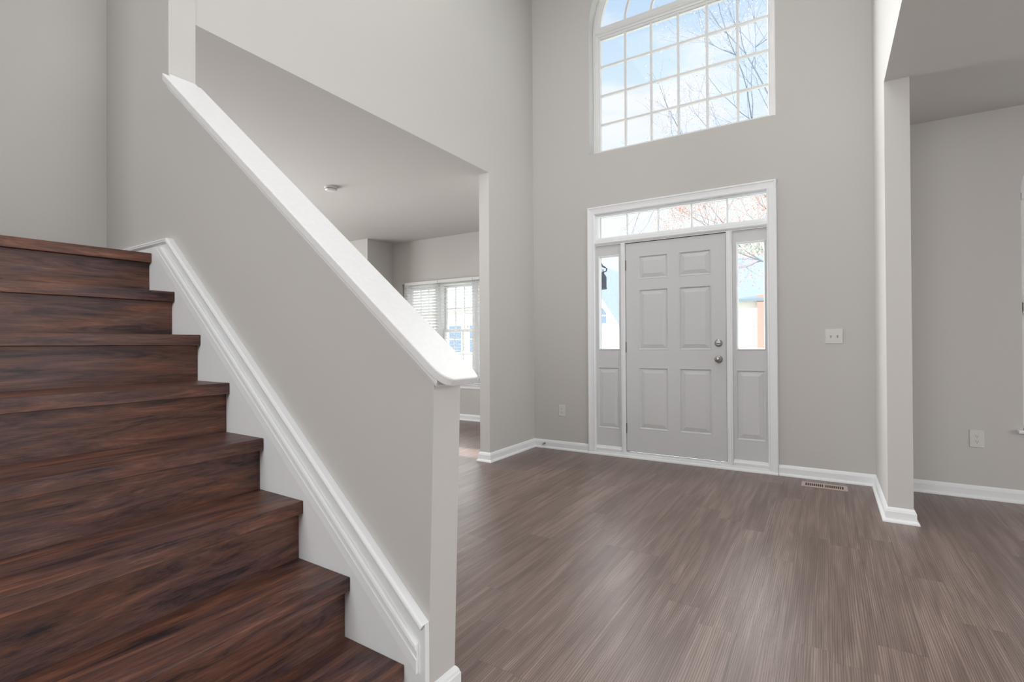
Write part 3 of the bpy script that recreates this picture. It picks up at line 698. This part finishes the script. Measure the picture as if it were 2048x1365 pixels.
def house(name, x0, x1, y0, y1, zw, zr, wm, label, gable_y=True, rf=None):
    rf = rf or shingle
    root = empty(name, ((x0 + x1) / 2, (y0 + y1) / 2, -.55)); tag(root, label, 'house')
    b = BM()
    if gable_y:   # ridge along y, gable end faces the street
        xc = (x0 + x1) / 2
        prism(b, [(x0, -.55), (x1, -.55), (x1, zw), (xc, zr), (x0, zw)], lambda p: (p[0], y0, p[1]), lambda p: (p[0], y1, p[1]))
        rel(link('walls', b, wm), root)
        b = BM(); sl = (zr - zw) / (xc - x0)
        for s in (-1, 1):
            xe = xc + s * ((x1 - x0) / 2 + .35); ze = zr - sl * (abs(xe - xc))
            prism(b, [(xc, zr + .02), (xe, ze + .02), (xe, ze + .14), (xc, zr + .16)], lambda p: (p[0], y0 - .3, p[1]), lambda p: (p[0], y1 + .3, p[1]))
        rel(link('roof', b, rf), root)
        b = BM()
        for s in (-1, 1):
            xe = xc + s * ((x1 - x0) / 2 + .35); ze = zr - sl * (abs(xe - xc))
            prism(b, [(xc, zr - .22), (xe, ze - .22), (xe, ze + .02), (xc, zr + .02)], lambda p: (p[0], y0 - .32, p[1]), lambda p: (p[0], y0 - .26, p[1]))
        rel(link('rake_board', b, M['trim']), root)
    else:         # ridge along x, roof slope faces the street
        yc = (y0 + y1) / 2
        prism(b, [(y0, -.55), (y1, -.55), (y1, zw), (yc, zr), (y0, zw)], lambda p: (x0, p[0], p[1]), lambda p: (x1, p[0], p[1]))
        rel(link('walls', b, wm), root)
        b = BM(); sl = (zr - zw) / (yc - y0)
        for s in (-1, 1):
            ye = yc + s * ((y1 - y0) / 2 + .35); ze = zr - sl * abs(ye - yc)
            prism(b, [(yc, zr + .02), (ye, ze + .02), (ye, ze + .14), (yc, zr + .16)], lambda p: (x0 - .3, p[0], p[1]), lambda p: (x1 + .3, p[0], p[1]))
        rel(link('roof', b, rf), root)
    return root
def house_window(root, x0, x1, z0, z1, y):
    b = BM(); box(b, x0 - .06, x1 + .06, y - .05, y + .01, z0 - .06, z1 + .06); f = rel(link('window', b, M['trim']), root)
    b = BM(); zm = (z0 + z1) / 2
    box(b, x0, x1, y - .07, y - .045, z0, zm - .03); box(b, x0, x1, y - .07, y - .045, zm + .03, z1)
    q = link('pane', b, darkglass); q.parent = f
hA = house('house', -13.2, -7.6, 18, 24, 1.0, 5.2, siding, 'cream gabled house with a small dark window, seen through the left sidelight', rf=shingle_pale)
house_window(hA, -9.13, -8.88, 2.10, 2.82, 18)
hA2 = house('house', -11.0, -7.0, 25, 33, 3.4, 7.0, siding, 'farther house, only its blue-grey roof shows in the left sidelight', gable_y=False, rf=shingle_pale)
hB = house('house', -5.4, -1.2, 22, 28, 3.35, 5.6, siding, 'pale house with blue-grey roof, seen through the right sidelight', gable_y=False)
b = BM(); box(b, -2.78, -1.1, 21.7, 21.98, -.55, 3.4); q = rel(link('brick_bay', b, brick), hB); q['label'] = 'red brick corner'
b = BM(); box(b, -4.6, -2.95, 21.93, 21.99, -.5, 2.6); rel(link('garage_door', b, M['trim']), hB)
hC = house('house', -30, -13.6, 17, 26, 3.2, 6.6, siding, 'long house with blue-grey roof behind the living room blinds', gable_y=False, rf=shingle_pale)
for xa in (-19.6, -17.6, -16.2, -14.9): house_window(hC, xa, xa + .8, .7, 2.1, 17)
# hedge
for k, (x, y, lab) in enumerate(((-2.1, 12.0, 'yellow-green bush low in the right sidelight'), (-6.5, 13.5, 'thin tan bush at the foot of the left sidelight'))):
    r = random.Random(40 + k); root = empty('bush', (x, y, -.55)); tag(root, lab, 'bush'); bb = BM(); bl = BM()
    for j in range(60):
        d = rnd_dir(r, (0, 0, 1), 1.0); L_ = r.uniform(.7, 1.5); p0 = Vector((r.uniform(-.2, .2), r.uniform(-.2, .2), 0)); p1 = p0 + d * L_ * .5 + Vector((0, 0, .1)); p2 = p0 + d * L_ + Vector((0, 0, .25))
        tube(bb, [p0, p1, p2], .008, .003, 3)
        for _ in range(14):
            c = p1.lerp(p2, r.random()) + Vector((r.uniform(-.08, .08), r.uniform(-.08, .08), r.uniform(-.08, .08))); s = r.uniform(.02, .05); a = rnd_dir(r, (0, 0, 1), 1.5); u = a.orthogonal().normalized(); w = a.cross(u)
            bl.faces.new([bl.verts.new(c + v) for v in (u * s, w * s * .6, -u * s, -w * s * .6)])
    link('branches', bb, bark_pale, root); link('leaves', bl, hedge if k == 0 else bud_tan, root)

# porch lantern beyond the left sidelight
root = empty('porch_lantern', (-2.36, .205, 2.0)); tag(root, 'dark wall lantern on the porch seen through the left sidelight', 'lantern')
lx, ly = -2.285, .90
b = BM(); box(b, -2.42, -2.30, .2005, .225, 1.95, 2.2); rel(link('wall_plate', b, lamp_black, bevel=.006), root)
b = BM(); pts = [Vector((-2.36, .22, 2.08)), Vector((-2.35, .40, 2.20)), Vector((-2.33, .62, 2.22)), Vector((-2.30, .80, 2.15)), Vector((lx, ly, 2.06))]
tube(b, pts, .012, .009, 8)
tube(b, [Vector((lx, ly, 2.06)), Vector((lx + .03, ly, 2.045)), Vector((lx + .05, ly, 2.03)), Vector((lx + .045, ly, 2.0)), Vector((lx + .015, ly, 1.99)), Vector((lx, ly, 2.02))], .010, .008, 8)
rel(link('scroll_arm', b, lamp_black, smooth=True), root)
b = BM(); lathe(b, (lx, ly, 2.0), (0, 0, -1), [(.006, 0), (.012, .01), (.020, .03), (.035, .05), (.045, .07), (.045, .19), (.050, .20), (.050, .215), (.02, .22)], 12)
rel(link('lantern_body', b, lamp_black), root)
